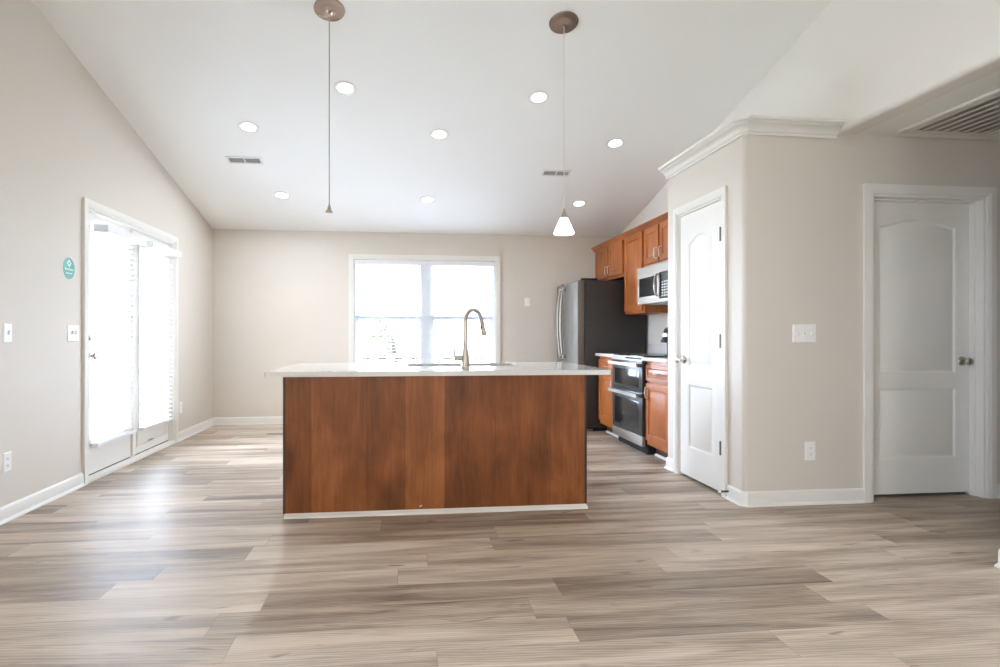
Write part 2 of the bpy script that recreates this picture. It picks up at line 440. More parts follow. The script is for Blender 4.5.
# closet behind the hall door and the pantry interior stay closed boxes
cl = box(XR+TH, PY+.75, 0, 4.50, PY+.85, HZ)
addbox(cl, 4.40, PY+.13, 0, 4.50, PY+.75, HZ); addbox(cl, XR+TH, PY+.13, HZ, 4.50, PY+.85, HZ+.1)
struct('wall_closet', cl, M_WALL, smooth=False)

# crown moulding round the pantry top
crown = [(o*.96, 2.397 + (z-2.392)*1.0) for o, z in [(0, 2.392), (.014, 2.392), (.016, 2.398), (.016, 2.404), (.010, 2.405), (.010, 2.409), (.020, 2.413), (.026, 2.426), (.036, 2.440), (.050, 2.450), (.062, 2.454),
         (.062, 2.461), (.070, 2.463), (.070, 2.468), (.084, 2.470), (.088, 2.476), (.088, 2.490), (0, 2.490)]]
pathc = [(XR-.012, PY), (PX+RC*.8, PY), (PX, PY+RC*.8), (PX, PB)]
struct('trim_1', sweep(new(), pathc, crown, endmit=(-.5, 0)), M_TRIM, 'white crown moulding capping the pantry box', 'moulding')

# baseboards with a quarter-round shoe
bb = [(0, 0), (.022, 0), (.021, .008), (.016, .017), (.012, .020), (.012, .078), (.009, .088), (.004, .094), (0, .096)]
def base(name, path, label=None):
    return struct(name, sweep(new(), path, bb), M_TRIM, label, 'baseboard' if label else None)
base('baseboard_left', [(XL, 4.515), (XL, YF)], 'white baseboard running from the patio door towards the camera')
base('baseboard_left.001', [(XL, YB), (XL, 6.266)], 'short white baseboard between patio door and far corner')
base('baseboard_back', [(XR, YB), (XL, YB)], 'white baseboard along the back wall under the window')
base('baseboard_pantry', [(3.006, PY), (PX+RC*.8, PY), (PX, PY+RC*.8), (PX, 3.672)], 'white baseboard round the pantry corner')
base('baseboard_pantry.001', [(PX, 4.449), (PX, PB), (PX+.08, PB)], 'short white baseboard stub between pantry door and cabinet')
base('baseboard_hall', [(4.40, PY), (3.981, PY)])
base('baseboard_right', [(XR, YF), (XR, HY0), (XR+TH, HY0)])
base('baseboard_front', [(XL, YF), (XR, YF)])

# door and window casings: an inverted U of stepped boards
def casing_bm(u0, u1, v1, w, f, stool=None, v0=0.0):
    bm = new()
    for d, a, b in ((.012, 0.0, .97), (.019, .30, 1.0), (.015, .06, .32)):
        # outer part thicker, as a colonial casing
        o, i = w*b, w*a
        out = [(u0-o, v0), (u0-o, v1+o), (u1+o, v1+o), (u1+o, v0), (u1+i, v0), (u1+i, v1+i), (u0-i, v1+i), (u0-i, v0)]
        addslab(bm, out, [], f, 0, -d)
    return bm
struct('trim_2', casing_bm(DY0, DY1, DZ, .06, fx(XL, -1)), M_TRIM, 'white casing round the double patio door', 'moulding')
struct('trim_3', casing_bm(WX0, WX1, WZ1, .065, fy(YB, 1), v0=WZ0-.02), M_TRIM, 'white casing round the double window', 'moulding')
struct('trim_4', casing_bm(PDY0, PDY1, PDZ, .055, fx(PX, 1)), M_TRIM, 'white casing round the narrow pantry door', 'moulding')
struct('trim_5', casing_bm(HDX0, HDX1, HDZ, .060, fy(PY, 1)), M_TRIM, 'white casing round the hall door', 'moulding')
# jambs lining each opening
def jamb_bm(u0, u1, v1, f, d0, d1, t=.018, stop=None):
    bm = addslab(new(), [(u0, 0), (u0, v1), (u1, v1), (u1, 0), (u1-t, 0), (u1-t, v1-t), (u0+t, v1-t), (u0+t, 0)], [], f, d0, d1)
    if stop is not None:
        q = t+.011
        addslab(bm, [(u0+t, 0), (u0+t, v1-t), (u1-t, v1-t), (u1-t, 0), (u1-q, 0), (u1-q, v1-q), (u0+q, v1-q), (u0+q, 0)], [], f, stop, stop+.035)
    return bm
struct('trim_6', jamb_bm(DY0, DY1, DZ, fx(XL, -1), 0, TH, stop=.0885), M_TRIM, smooth=False)
struct('trim_7', jamb_bm(PDY0, PDY1, PDZ, fx(PX, 1), 0, .12, stop=.05), M_TRIM, smooth=False)
struct('trim_8', jamb_bm(HDX0, HDX1, HDZ, fy(PY, 1), 0, .13, stop=.055), M_TRIM, smooth=False)
def sill_bm():
    bm = box(WX0-.09, YB-.035, WZ0-.022, WX1+.09, YB+.05, WZ0, .004)
    addbox(bm, WX0-.065, YB-.014, WZ0-.085, WX1+.065, YB, WZ0-.022, .003); return bm
struct('trim_9', sill_bm(), M_TRIM)
struct('trim_10', addbox(box(XL-TH, DY0, 0, XL+.012, DY1, .030, .004), XL-.02, DY0-.055, 0, XL+.016, DY1+.055, .016, .004), M_TRIM, 'white threshold strip under the patio door', 'moulding')

# ------------------------------------------------------------------ windows
def window_frame_bm(x0, x1, z0, z1, y0, y1, w=.035):
    return addslab(new(), rect(x0, z0, x1, z1), [rect(x0+w, z0+w, x1-w, z1-w)], lambda u, v, d: (u, d, v), y0, y1)
def build_window(name, x0, x1, z0, z1, wall, mull, meet, label=None):
    s = struct(name, addslab(new(), rect(x0, z0, x1, z1), [rect(x0+.022, z0+.022, x1-.022, z1-.022)], wall, .02, TH), M_VINYL, label, 'window' if label else None, smooth=False)
    cols = [(x0+.022, x1-.022)]
    if mull:
        m = obj('mullion', addslab(new(), rect(mull[0], z0+.02, mull[1], z1-.02), [], wall, .03, .12), M_VINYL, s)
        cols = [(x0+.022, mull[0]), (mull[1], x1-.022)]
    for a, b in cols:
        for za, zb, d in ((meet-.028, z1-.022, .085), (z0+.022, meet+.028, .055)):
            sa = obj('sash', addslab(new(), rect(a, za, b, zb), [rect(a+.036, za+.046, b-.036, zb-.046)], wall, d, d+.028), M_VINYL, s, smooth=False)
            obj('pane', addslab(new(), rect(a+.034, za+.044, b-.034, zb-.044), [], wall, d+.012, d+.015), M_GLASS, sa, smooth=False)
    return s
build_window('window_1', WX0, WX1, WZ0, WZ1, fy(YB, 1), (.193, .335), 1.333, 'wide double hung window behind the island')
for i, (a, b) in enumerate(FILL_FW): build_window('window_%d' % (i+2), a, b, .55, 2.25, fy(YF, -1), None, 1.40)  # added front window, only there for its light
build_window('window_3', FILL_SW[0], FILL_SW[1], .95, 2.35, fx(XL, -1), (-1.69, -1.61), 1.65)  # added side window, only there for its light

def slats_bm(f, u0, u1, z0, z1, pitch, depth, d0, tilt, ):
    """f(u, v, d): slat boards of given depth running along u, tilted a little"""
    bm = new(); n = int((z1-z0)/pitch)
    for i in range(n):
        z = z0 + pitch*(i+.5); t = bmesh.new(); V = []
        for k in range(5):
            q = k/4; d = d0 + depth*q; zz = z + math.sin(tilt)*depth*(q-.5) + .0022*math.sin(PI*q)
            V.append([t.verts.new(f(u, zz+h, d)) for u in (u0, u1) for h in (0, .0026)])
        for k in range(4):
            a, b = V[k], V[k+1]
            for i0, i1 in ((0, 1), (1, 3), (3, 2), (2, 0)): t.faces.new((a[i0], a[i1], b[i1], b[i0]))
        for a in (V[0], V[-1]): t.faces.new((a[0], a[1], a[3], a[2]))
        bmesh.ops.recalc_face_normals(t, faces=t.faces); merge(bm, t)
    return bm
def build_blind(label, f, u0, u1, ztop, zbot, d0, dval, pitch=.044, tilt=0.10, group=None, wand_u=None, loc=None, cords=True):
    """venetian blind; depth 0 is the wall plane and negative depths stand into the room"""
    r = thing('venetian_blind', label, 'blind', loc, group)
    obj('valance', addslab(new(), rect(u0-.008, ztop-.058, u1+.008, ztop), [], f, dval[0], dval[1]), M_BLIND, r, smooth=False)
    obj('slats', slats_bm(f, u0, u1, zbot+.035, ztop-.062, pitch, .048, d0, tilt), M_BLIND, r)
    obj('bottom_rail', addslab(new(), rect(u0, zbot, u1, zbot+.022), [], f, d0-.003, d0+.051), M_BLIND, r, smooth=False)
    for k in (.14, .5, .86) if (u1-u0) > .7 else (.18, .82):
        u = u0+(u1-u0)*k
        for dd in (d0-.002, d0+.050): obj('ladder_cord', addtube(new(), [f(u, zbot+.01, dd), f(u, ztop-.05, dd)], .0012, 5), M_BLIND, r)
    if wand_u is not None:
        obj('tilt_wand', addtube(new(), [f(wand_u, ztop-.055, dval[0]-.004), f(wand_u, ztop-.68, dval[0]-.006)], .004, 8), M_PLATE, r)
    return r
WG = 'blinds over the double window'
build_blind('white slatted blind over the window half nearer the patio door', fy(YB, 1), WX0+.012, .257, WZ1-.004, WZ0+.012, .004, (-.012, .05), .0405, .03, None, WX0+.13, (-.20, YB+.02, WZ0+.012))
build_blind('white slatted blind over the window half behind the faucet', fy(YB, 1), .276, WX1-.012, WZ1-.004, WZ0+.012, .004, (-.012, .05), .0405, .03, None, .385, (.70, YB+.02, WZ0+.012))

# ------------------------------------------------------------------ doors
DF = fx(XL, -1)                            # depth grows outwards through the left wall
def patio_leaf(name, label, y0, y1, active):
    d0, d1 = .045, .088
    g0, g1, gz0, gz1 = y0+.105, y1-.105, .29, 1.93
    s = struct(name, addslab(new(), rect(y0, .040, y1, DZ-.0185), [rect(g0, gz0, g1, gz1)], DF, d0, d1), M_DOOR, label, 'door', smooth=False)
    fr = obj('glazing_frame', addslab(new(), rect(g0-.022, gz0-.022, g1+.022, gz1+.022), [rect(g0+.012, gz0+.012, g1-.012, gz1-.012)], DF, d0-.008, d1+.008), M_DOOR, s, smooth=False)
    obj('pane', addslab(new(), rect(g0, gz0, g1, gz1), [], DF, .064, .068), M_GLASS, fr, smooth=False)
    obj('door_sweep', addslab(new(), rect(y0+.002, .0305, y1-.002, .046), [], DF, d0+.004, d1+.004), M_BLACK, s, smooth=False)
    if active:
        def rose(z, r): return addlathe(new(), [(0, 0), (r, 0), (r, .006), (r*.8, .012), (0, .012)], (XL-d0, y0+.062, z), (1, 0, 0))
        k = obj('door_knob', rose(.947, .032), M_KNOB, s)
        b = addlathe(new(), [(.012, 0), (.012, .026), (.018, .032), (.027, .042), (.028, .052), (.022, .063), (0, .067)], (XL-d0+.010, y0+.062, .947), (1, 0, 0))
        obj('knob_grip', b, M_KNOB, k)
        k2 = obj('deadbolt', rose(1.082, .031), M_KNOB, s)
        obj('thumb_turn', box(XL-d0+.011, y0+.057, 1.066, XL-d0+.035, y0+.067, 1.098, .003), M_KNOB, k2)
        k3 = obj('security_latch', box(XL-d0, y0+.006, 1.545, XL-d0+.012, y0+.040, 1.605, .003), M_KNOB, s)
        obj('latch_bolt', box(XL-d0+.012, y0+.012, 1.565, XL-d0+.030, y0+.030, 1.585, .004), M_BLACK, k3)
    else:
        mm = addslab(new(), rect(y0+.05, .10, y1-.05, .245), [rect(y0+.062, .112, y1-.062, .233)], DF, d0-.006, d0)
        obj('panel_moulding', mm, M_DOOR, s, smooth=False)
        obj('foot_bolt', box(XL-d0, y0+.27, .118, XL-d0+.02, y0+.36, .128, .003), M_KNOB, s)
    return s
patio_leaf('door_1', 'white glazed patio door leaf with round knob and deadbolt', 4.600, 5.365, True)
patio_leaf('door_2', 'white fixed patio door leaf nearer the far corner', 5.425, 6.182, False)
struct('trim_11', addbox(addslab(new(), rect(5.362, .03, 5.428, DZ-.018), [], DF, .05, .12), XL-.05, 5.372, .04, XL-.028, 5.418, DZ-.02, .003), M_DOOR)
build_blind('white slatted blind on the patio door leaf with the knob', DF, 4.70, 5.345, 1.955, .252, -.015, (-.095, .012), .0445, -.34, None, 4.93, (XL+.03, 5.0, .252))
build_blind('white slatted blind on the fixed patio door leaf near the corner', DF, 5.485, 6.135, 1.955, .252, -.015, (-.095, .012), .0445, .40, None, None, (XL+.03, 5.8, .252))

def arch_outline(x0, z0, x1, zs, za, n=18):
    """rectangle with a cathedral (flattened bell) top: shoulders at zs, crest at za"""
    p = [(x0, z0), (x1, z0), (x1, zs)]
    for i in range(1, n):
        q = i/n; x = x1 + (x0-x1)*q; e = abs(2*q-1)
        p.append((x, zs + (za-zs)*(.5-.5*math.cos(PI*min(1.0, (1-e)/.85))) ))
    p.append((x0, zs)); return p
STEPS = [(.004, .002), (.013, .010), (.019, .010), (.034, .003)]
def knob(parent, loc, axis, m=M_KNOB):
    k = obj('door_knob', addlathe(new(), [(0, 0), (.033, 0), (.033, .004), (.026, .012), (.013, .016), (0, .016)], loc, axis), m, parent)
    obj('knob_grip', addlathe(new(), [(.011, .012), (.011, .030), (.018, .036), (.026, .045), (.027, .056), (.021, .066), (.010, .070), (0, .071)], loc, axis), m, k)
    return k
# narrow pantry door: width 0.605 along y, hinges on the near side, knob far side
w = .605; y0 = PDY0+.020
o1 = arch_outline(.128, .845, w-.128, 1.795, 1.850); o2 = rect(.128, .222, w-.128, .708)
pf = lambda u, v, d: (PX+.004+d, y0+u, .018+v)
d3 = struct('door_3', addpanelled(new(), w, 2.024, .035, [o1, o2], STEPS, pf), M_DOOR, 'narrow white two panel pantry door with arched top panel', 'door')
knob(d3, (PX+.004, y0+w-.062, .914), (-1, 0, 0), M_CHROME)
for z in (1.805, 1.065, .325):
    h = box(PX-.002, y0-.014, z-.047, PX+.008, y0+.024, z+.047, .001); addtube(h, [(PX-.008, y0-.001, z-.048), (PX-.008, y0-.001, z+.048)], .0075, 10)
    obj('hinge', h, M_BRASSR, d3)
# hall door set back in its frame
w = .812; x0 = HDX0+.025
o1 = arch_outline(.112, .825, w-.118, 1.832, 1.882); o2 = rect(.112, .236, w-.118, .720)
hf = lambda u, v, d: (x0+u, PY+.092+d, .020+v)
d4 = struct('door_4', addpanelled(new(), w, 2.004, .035, [o1, o2], STEPS, hf), M_DOOR, 'white two panel hall door with arched top panel and round knob', 'door')
knob(d4, (x0+w-.070, PY+.092, .925), (0, -1, 0))
# spring door stop on the pantry baseboard
ds = thing('door_stop', 'small metal spring door stop on the baseboard beside the pantry door', 'door stop', (PX-.012, 3.648, .055))
pts = [(PX-.012-.058*i/60, 3.648+.006*math.cos(i*1.05), .056+.006*math.sin(i*1.05)) for i in range(61)]
obj('spring', addtube(new(), pts, .0018, 6), M_BRASSR, ds)
obj('rubber_tip', addlathe(new(), [(0, 0), (.008, 0), (.008, .014), (0, .014)], (PX-.069, 3.648, .056), (-1, 0, 0), 14), M_PLATE, ds)

# ------------------------------------------------------------------ plates on the walls
def plate(name, label, cat, f, u, v, w, h, kind, n=1, group=None):
    c = f(u, v, 0); r = thing(name, label, cat, c, group)
    bm = new(); prof = [(0, 0), (.003, .0045), (.006, .006)]
    lp = rect(u-w/2, v-h/2, u+w/2, v+h/2); t = bmesh.new(); rings = []
    for ins, dep in prof: rings.append([t.verts.new(f(a, b, -dep)) for a, b in offset_poly(lp, ins)])
    for A, B in zip(rings, rings[1:]):
        for i in range(4): t.faces.new((A[i], A[(i+1)%4], B[(i+1)%4], B[i]))
    t.faces.new(rings[-1]); t.faces.new(rings[0]); bmesh.ops.recalc_face_normals(t, faces=t.faces); merge(bm, t)
    obj('cover_plate', bm, M_PLATE, r, smooth=False)
    for i in range(n):
        uu = u + (i-(n-1)/2)*.046
        if kind == 'toggle':
            obj('toggle', addslab(new(), [(uu-.005, v-.012), (uu+.005, v-.012), (uu+.004, v+.012), (uu-.004, v+.012)], [], lambda a, b, d: f(a, b+(.008 if d < -.01 else 0)*(1 if i != 2 else -1), d), -.005, -.017), M_PLATE, r, smooth=False)
            for dv in (-.031, .031): obj('screw', addslab(new(), [(uu+.003*math.cos(k*PI/4), v+dv+.003*math.sin(k*PI/4)) for k in range(8)], [], f, -.006, -.0072), M_PLATE, r)
        elif kind == 'outlet':
            for dv in (-.020, .020):
                k = obj('receptacle', addslab(new(), [(uu+.016*math.cos(a*PI/8), v+dv+.0135*math.sin(a*PI/8)) for a in range(16)], [], f, -.005, -.0075), M_PLATE, r, smooth=False)
                for du in (-.006, .006): obj('slot', addslab(new(), rect(uu+du-.001, v+dv-.002, uu+du+.001, v+dv+.006), [], f, -.0074, -.0082), M_SLOT, k, smooth=False)
                obj('ground_hole', addslab(new(), [(uu+.002*math.cos(a*PI/4), v+dv-.007+.002*math.sin(a*PI/4)) for a in range(8)], [], f, -.0074, -.0082), M_SLOT, k, smooth=False)
        elif kind == 'rocker':
            obj('rocker', addslab(new(), rect(uu-.016, v-.032, uu+.016, v+.032), [], f, -.005, -.009), M_PLATE, r, smooth=False)
    return r
LW, BW, HW = fx(XL, -1), fy(YB, 1), fy(PY, 1)
plate('light_switch', 'single white light switch on the patio door wall, farther from the door', 'light switch', LW, 3.715, 1.118, .072, .118, 'toggle')
plate('light_switch', 'double white light switch beside the patio door casing', 'light switch', LW, 4.395, 1.120, .145, .118, 'toggle', 2)
plate('light_switch', 'triple white light switch on the pantry front wall', 'light switch', HW, 2.588, 1.117, .165, .118, 'toggle', 3)
plate('light_switch', 'small white switch plate on the back wall between window and refrigerator', 'light switch', BW, 1.585, 1.545, .073, .118, 'rocker')
plate('wall_outlet', 'white wall outlet below the single light switch', 'outlet', LW, 3.712, .348, .072, .118, 'outlet')
plate('wall_outlet', 'white wall outlet between the patio door and the far corner', 'outlet', LW, 6.375, .345, .072, .118, 'outlet')
plate('wall_outlet', 'white wall outlet low on the pantry front wall', 'outlet', HW, 2.630, .348, .074, .120, 'outlet')
# round teal sticker
SCY, SCZ = 4.347, 1.577
st = obj('round_sticker', addslab(new(), [(SCY+.070*math.cos(a*PI/32), SCZ+.076*math.sin(a*PI/32)) for a in range(64)], [], LW, 0, -.0012), M_TEAL, smooth=False)
tag(st, 'round teal sticker with white logo on the left wall beside the patio door', 'sticker')
dm = new(); C4 = lambda r, cy, cz_: [(cy+r*math.cos(PI/2*k+PI/2), cz_+r*math.sin(PI/2*k+PI/2)) for k in range(4)]
addslab(dm, C4(.027, SCY, SCZ+.036), [C4(.013, SCY, SCZ+.036)], LW, -.001, -.0020)
obj('logo_mark', dm, M_WHITE, st, smooth=False)
tx = new()
x = SCY-.052
for k, wd in enumerate((.010, .009, .008, .009, .010, .009, .009, .008)):      # the word is too small to read in the photo: a row of letter-high strokes
    addslab(tx, rect(x, SCZ-.014, x+wd, SCZ-.014+(.016 if k in (0, 4) else .012)), [rect(x+.0028, SCZ-.011, x+wd-.0028, SCZ-.005)], LW, -.001, -.0020); x += wd+.0045
for k in range(6): addslab(tx, rect(SCY-.035+.0125*k, SCZ-.038, SCY-.035+.0125*k+.008, SCZ-.031), [], LW, -.001, -.0020)
obj('logo_lettering', tx, M_WHITE, st, smooth=False)

# ------------------------------------------------------------------ ceiling fittings
def on_ceiling(y): return cz(y)
NRM = Vector((0, -SL, -1)).normalized()    # into the room from the sloped ceiling
ALONG = Vector((0, 1, -SL)).normalized()   # down the slope towards the back wall
def slope_f(x, y):
    o = Vector((x, y, cz(y)))
    return lambda u, v, d: o + Vector((1, 0, 0))*u + ALONG*v + NRM*d
cans = [(-.477, 4.640, 'recessed ceiling light beside the bare pendant cable'),
        (1.089, 4.644, 'bright recessed ceiling light beside the upper part of the shaded pendant cable'),
        (-1.366, 5.220, 'recessed ceiling light just above the vent nearest the patio door'),
        (.307, 5.220, 'recessed ceiling light midway between the two pendants'),
        (1.970, 5.250, 'bright recessed ceiling light nearest the pantry crown moulding'),
        (.251, 6.480, 'recessed ceiling light over the middle of the back window'),
        (1.998, 6.480, 'bright recessed ceiling light beside the glass pendant shade'),
        (-1.340, 6.470, 'recessed ceiling light nearest the corner by the patio door, below the vent')]
c0 = None
for x, y, lab in cans:
    if c0 is None:
        o = Vector((x, y, cz(y)))
        c0 = thing('recessed_light', lab, 'ceiling light', o, 'recessed lights in the sloped ceiling')
        obj('trim_ring', addlathe(new(), [(.058, -.002), (.088, -.001), (.088, .004), (.084, .007), (.064, .005), (.058, .002)], o, NRM, 40), M_TRIM, c0)
        obj('lens', addlathe(new(), [(0, .0022), (.058, .0022), (.058, -.001), (0, -.001)], o, NRM, 40), M_LENS, c0)
        base0 = o
    else:
        o = copy_tree(c0, Vector((x, y, cz(y))) - base0, lab)
    if 'bright' not in lab:
        ln = [q for q in (c0 if x == -.477 else o).children if q.name.startswith('lens')][0]
        ln.material_slots[0].link = 'OBJECT'; ln.material_slots[0].material = M_LENSB if 'corner' in lab else M_LENSC
def vent(x, y, w, h, lab, half):
    f = slope_f(x, y); r = thing('ceiling_vent', lab, 'vent', (x, y, cz(y)), 'supply vents in the sloped ceiling')
    fr = addslab(new(), rect(-w/2, -h/2, w/2, h/2), [rect(-w/2+.02, -h/2+.02, w/2-.02, h/2-.02)], f, 0, .007)
    addslab(fr, rect(-.006, -h/2+.02, .006, h/2-.02), [], f, .001, .007)
    obj('frame', fr, M_TRIM, r, smooth=False)
    obj('backing', addslab(new(), rect(-w/2+.018, -h/2+.018, w/2-.018, h/2-.018), [], f, .0005, .0015), M_DARKIN, r, smooth=False)
    sl = new(); n = 5
    for k in range(n):
        v = -h/2+.028+(h-.056)*k/(n-1)
        addslab(sl, rect(-w/2+.02, v-.0035, w/2-.02, v+.0035), [], f, .001, .005)
    obj('louvre', sl, M_GREY if half else M_TRIM, r, smooth=False)
vent(-1.545, 5.770, .33, .125, 'white rectangular ceiling vent nearer the patio door and bare pendant', True)
vent(1.55, 5.820, .30, .12, 'white rectangular ceiling vent behind the shaded pendant cable', True)
# return air grille in the hall ceiling
r = thing('return_air_grille', 'large white return air grille in the low hall ceiling', 'vent', (3.46, 3.0, HZ))
fz = lambda u, v, d: (u, v, HZ-d)
obj('frame', addslab(new(), rect(3.170, 2.60, 3.82, 3.395), [rect(3.205, 2.635, 3.785, 3.36)], fz, 0, .014), M_TRIM, r, smooth=False)
obj('backing', addslab(new(), rect(3.20, 2.63, 3.79, 3.365), [], fz, .0005, .002), M_GREY, r, smooth=False)
gl = new()
for k in range(8):
    u = 3.212+.0715*k
    t = bmesh.new(); V = [t.verts.new(p) for p in ((u, 2.636, HZ-.012), (u+.003, 2.636, HZ-.013), (u+.056, 2.636, HZ-.004), (u+.053, 2.636, HZ-.003))]
    W = [t.verts.new((v.co.x, 3.359, v.co.z)) for v in V]
    for i in range(4): t.faces.new((V[i], V[(i+1)%4], W[(i+1)%4], W[i]))
    t.faces.new(V); t.faces.new(W); bmesh.ops.recalc_face_normals(t, faces=t.faces); merge(gl, t)
obj('louvre', gl, M_TRIM, r, smooth=False)

# pendants
def canopy_parts(r, x, y, cm):
    o = Vector((x, y, cz(y)))
    obj('canopy', addlathe(new(), [(0, -.001), (.099, -.001), (.100, .006), (.098, .010), (.058, .013), (.054, .016), (.020, .018), (.010, .024), (.008, .036), (0, .037)], o, NRM, 48), M_CANOPY, r)
    return o + NRM*.034
x, y = -.497, 3.858
r = thing('pendant_light', 'bare pendant cable with small metal cap and no shade', 'pendant light', (x, y, cz(y)))
e = canopy_parts(r, x, y, 0); y2 = e.y
obj('cable', addtube(new(), [e, (x, y2, 1.955)], .0032, 8), M_CABLE_D, r)
obj('cap', addlathe(new(), [(0, .052), (.005, .052), (.007, .040), (.011, .034), (.013, .018), (.024, .004), (.025, 0), (.018, 0), (0, .006)], (x, y2, 1.910), (0, 0, 1), 20), M_NICKEL, r)
x, y = 1.078, 3.846
r = thing('pendant_light', 'pendant lamp with lit frosted white glass cone shade', 'pendant light', (x, y, cz(y)))
e = canopy_parts(r, x, y, 0); y2 = e.y
obj('cable', addtube(new(), [e, (x, y2, 1.965)], .0034, 8), M_CABLE_W, r)
obj('socket', addlathe(new(), [(0, .062), (.007, .062), (.009, .045), (.014, .040), (.016, .020), (.027, .006), (.028, -.002), (0, -.002)], (x, y2, 1.909), (0, 0, 1), 24), M_NICKEL, r)
sh = addlathe(new(), [(.020, .110), (.027, .107), (.041, .076), (.0695, .009), (.070, .002), (.066, 0), (.039, .074), (.024, .103)], (x, y2, 1.798), (0, 0, 1), 40)
obj('shade', sh, M_SHADE, r)

# ------------------------------------------------------------------ kitchen island
IX0, IX1, IY0, IY1 = -.738, 1.158, 3.585, 4.56
r = thing('kitchen_island', 'wide brown wood kitchen island in the middle of the room', 'kitchen island', (.21, 4.0, 0))
obj('front_panel', box(IX0+.016, IY0, .020, IX1-.016, IY0+.018, .852), M_ISLAND, r, smooth=False)
for xa in (IX0, IX1-.016): obj('corner_strip', box(xa, IY0+.001, .020, xa+.016, IY0+.03, .852, .002), M_WOODDK, r, smooth=False)
for xa in (IX0+.002, IX1-.020): obj('side_panel', box(xa, IY0+.03, .0, xa+.018, IY1, .852), M_ISLAND, r, smooth=False)
obj('floor_deck', box(IX0+.02, IY0+.02, .09, IX1-.02, IY1-.02, .108), M_WOODY, r, smooth=False)
obj('toe_kick', box(IX0+.02, IY1-.09, 0, IX1-.02, IY1-.075, .09), M_WOODDK, r, smooth=False)
def raised_door(name, u0, v0, u1, v1, f, t, m, parent, fr=.052):
    w, h = u1-u0, v1-v0; fr = min(fr, w*.28, h*.33)
    g = lambda u, v, d: f(u0+u, v0+v, d-t)
    return obj(name, addpanelled(new(), w, h, t, [rect(fr, fr, w-fr, h-fr)], [(.003, .002), (.007, .009), (.012, .009), (min(.036, w*.14), .002)], g), m, parent)
def bar_pull(parent, p0, p1, out, m=M_PULL, rad=.0046, stand=.022):
    p0, p1, out = Vector(p0), Vector(p1), Vector(out); d = (p1-p0)
    pts = [p0, p0+out*stand*.8+d*.01, p0+out*stand+d*.06, p0+out*(stand+.003)+d*.5, p1+out*stand-d*.06, p1+out*stand*.8-d*.01, p1]
    return obj('pull', addtube(new(), pts, [rad*1.3, rad, rad, rad*1.25, rad, rad, rad*1.3], 10), m, parent)
fb = fy(IY1, -1)
n = 4; ww = (IX1-IX0-.06)/n
for k in range(n):
    a = IX0+.03+ww*k
    dd = raised_door('door', a+.005, .13, a+ww-.005, .66, fb, .02, M_WOOD, r); bar_pull(dd, (a+.05, IY1+.02, .52), (a+.05, IY1+.02, .62), (0, 1, 0))
    raised_door('drawer', a+.005, .685, a+ww-.005, .835, fb, .02, M_WOOD, r)
obj('face_frame', addslab(new(), rect(IX0+.02, .09, IX1-.02, .852), [rect(IX0+.03+ww*k+.02, .14, IX0+.03+ww*(k+1)-.02, .82) for k in range(n)], fb, 0, .018), M_WOOD, r, smooth=False)
qr = [(0, 0), (.030, 0), (.029, .006), (.025, .011), (.018, .015), (.008, .017), (.004, .023), (0, .024)]
obj('base_trim', sweep(new(), [(IX1-.004, IY0), (IX0+.010, IY0)], qr), M_TRIM, r)
obj('chip', addtube(new(), [(.085, IY0-.001, .046), (.092, IY0-.0015, .040), (.102, IY0-.001, .050)], .0022, 6), M_TRIM, r)
# countertop with the sink cut-out
CT0, CT1 = .853, .884
SX0, SX1, SY0, SY1 = .015, .83, 4.10, 4.52
def rrect(x0, y0, x1, y1, r, n=5):
    p = []
    for cx, cy, a in ((x1-r, y0+r, -PI/2), (x1-r, y1-r, 0), (x0+r, y1-r, PI/2), (x0+r, y0+r, PI)):
        p += [(cx+r*math.cos(a+PI/2*i/n), cy+r*math.sin(a+PI/2*i/n)) for i in range(n+1)]
    return p
fh = lambda u, v, d: (u, v, d)
ct = obj('island_countertop', addslab(new(), rrect(-.840, 3.552, 1.309, 4.70, .012), [rrect(SX0, SY0, SX1, SY1, .05)], fh, CT0, CT1), M_QUARTZ, smooth=False)
bv = ct.modifiers.new('edge', 'BEVEL'); bv.width = .003; bv.segments = 2; bv.limit_method = 'ANGLE'; bv.angle_limit = math.radians(50)
tag(ct, 'white polished quartz countertop on the kitchen island', 'countertop')
def sink_bm():
    t = bmesh.new(); rings = []
    for ins, z, rr in ((-.022, CT0-.001, .06), (0, CT0-.001, .05), (.004, .72, .05), (.03, .655, .06), (.2, .648, .01)):
        rings.append([t.verts.new((a, b, z)) for a, b in rrect(SX0+ins, SY0+ins, SX1-ins, SY1-ins, rr)])
    for A, B in zip(rings, rings[1:]):
        m = len(A)
        for i in range(m): t.faces.new((A[i], A[(i+1)%m], B[(i+1)%m], B[i]))
    t.faces.new(rings[-1]); bmesh.ops.recalc_face_normals(t, faces=t.faces); return t
sk = obj('kitchen_sink', sink_bm(), M_STEEL); sk.modifiers.new('sheet', 'SOLIDIFY').thickness = .0015
tag(sk, 'stainless undermount sink in the island countertop behind the faucet', 'sink')
obj('drain', addlathe(new(), [(0, 0), (.045, 0), (.045, .004), (.03, .002), (0, .001)], (.42, 4.31, .6485), (0, 0, 1), 24), M_CHROME, sk)
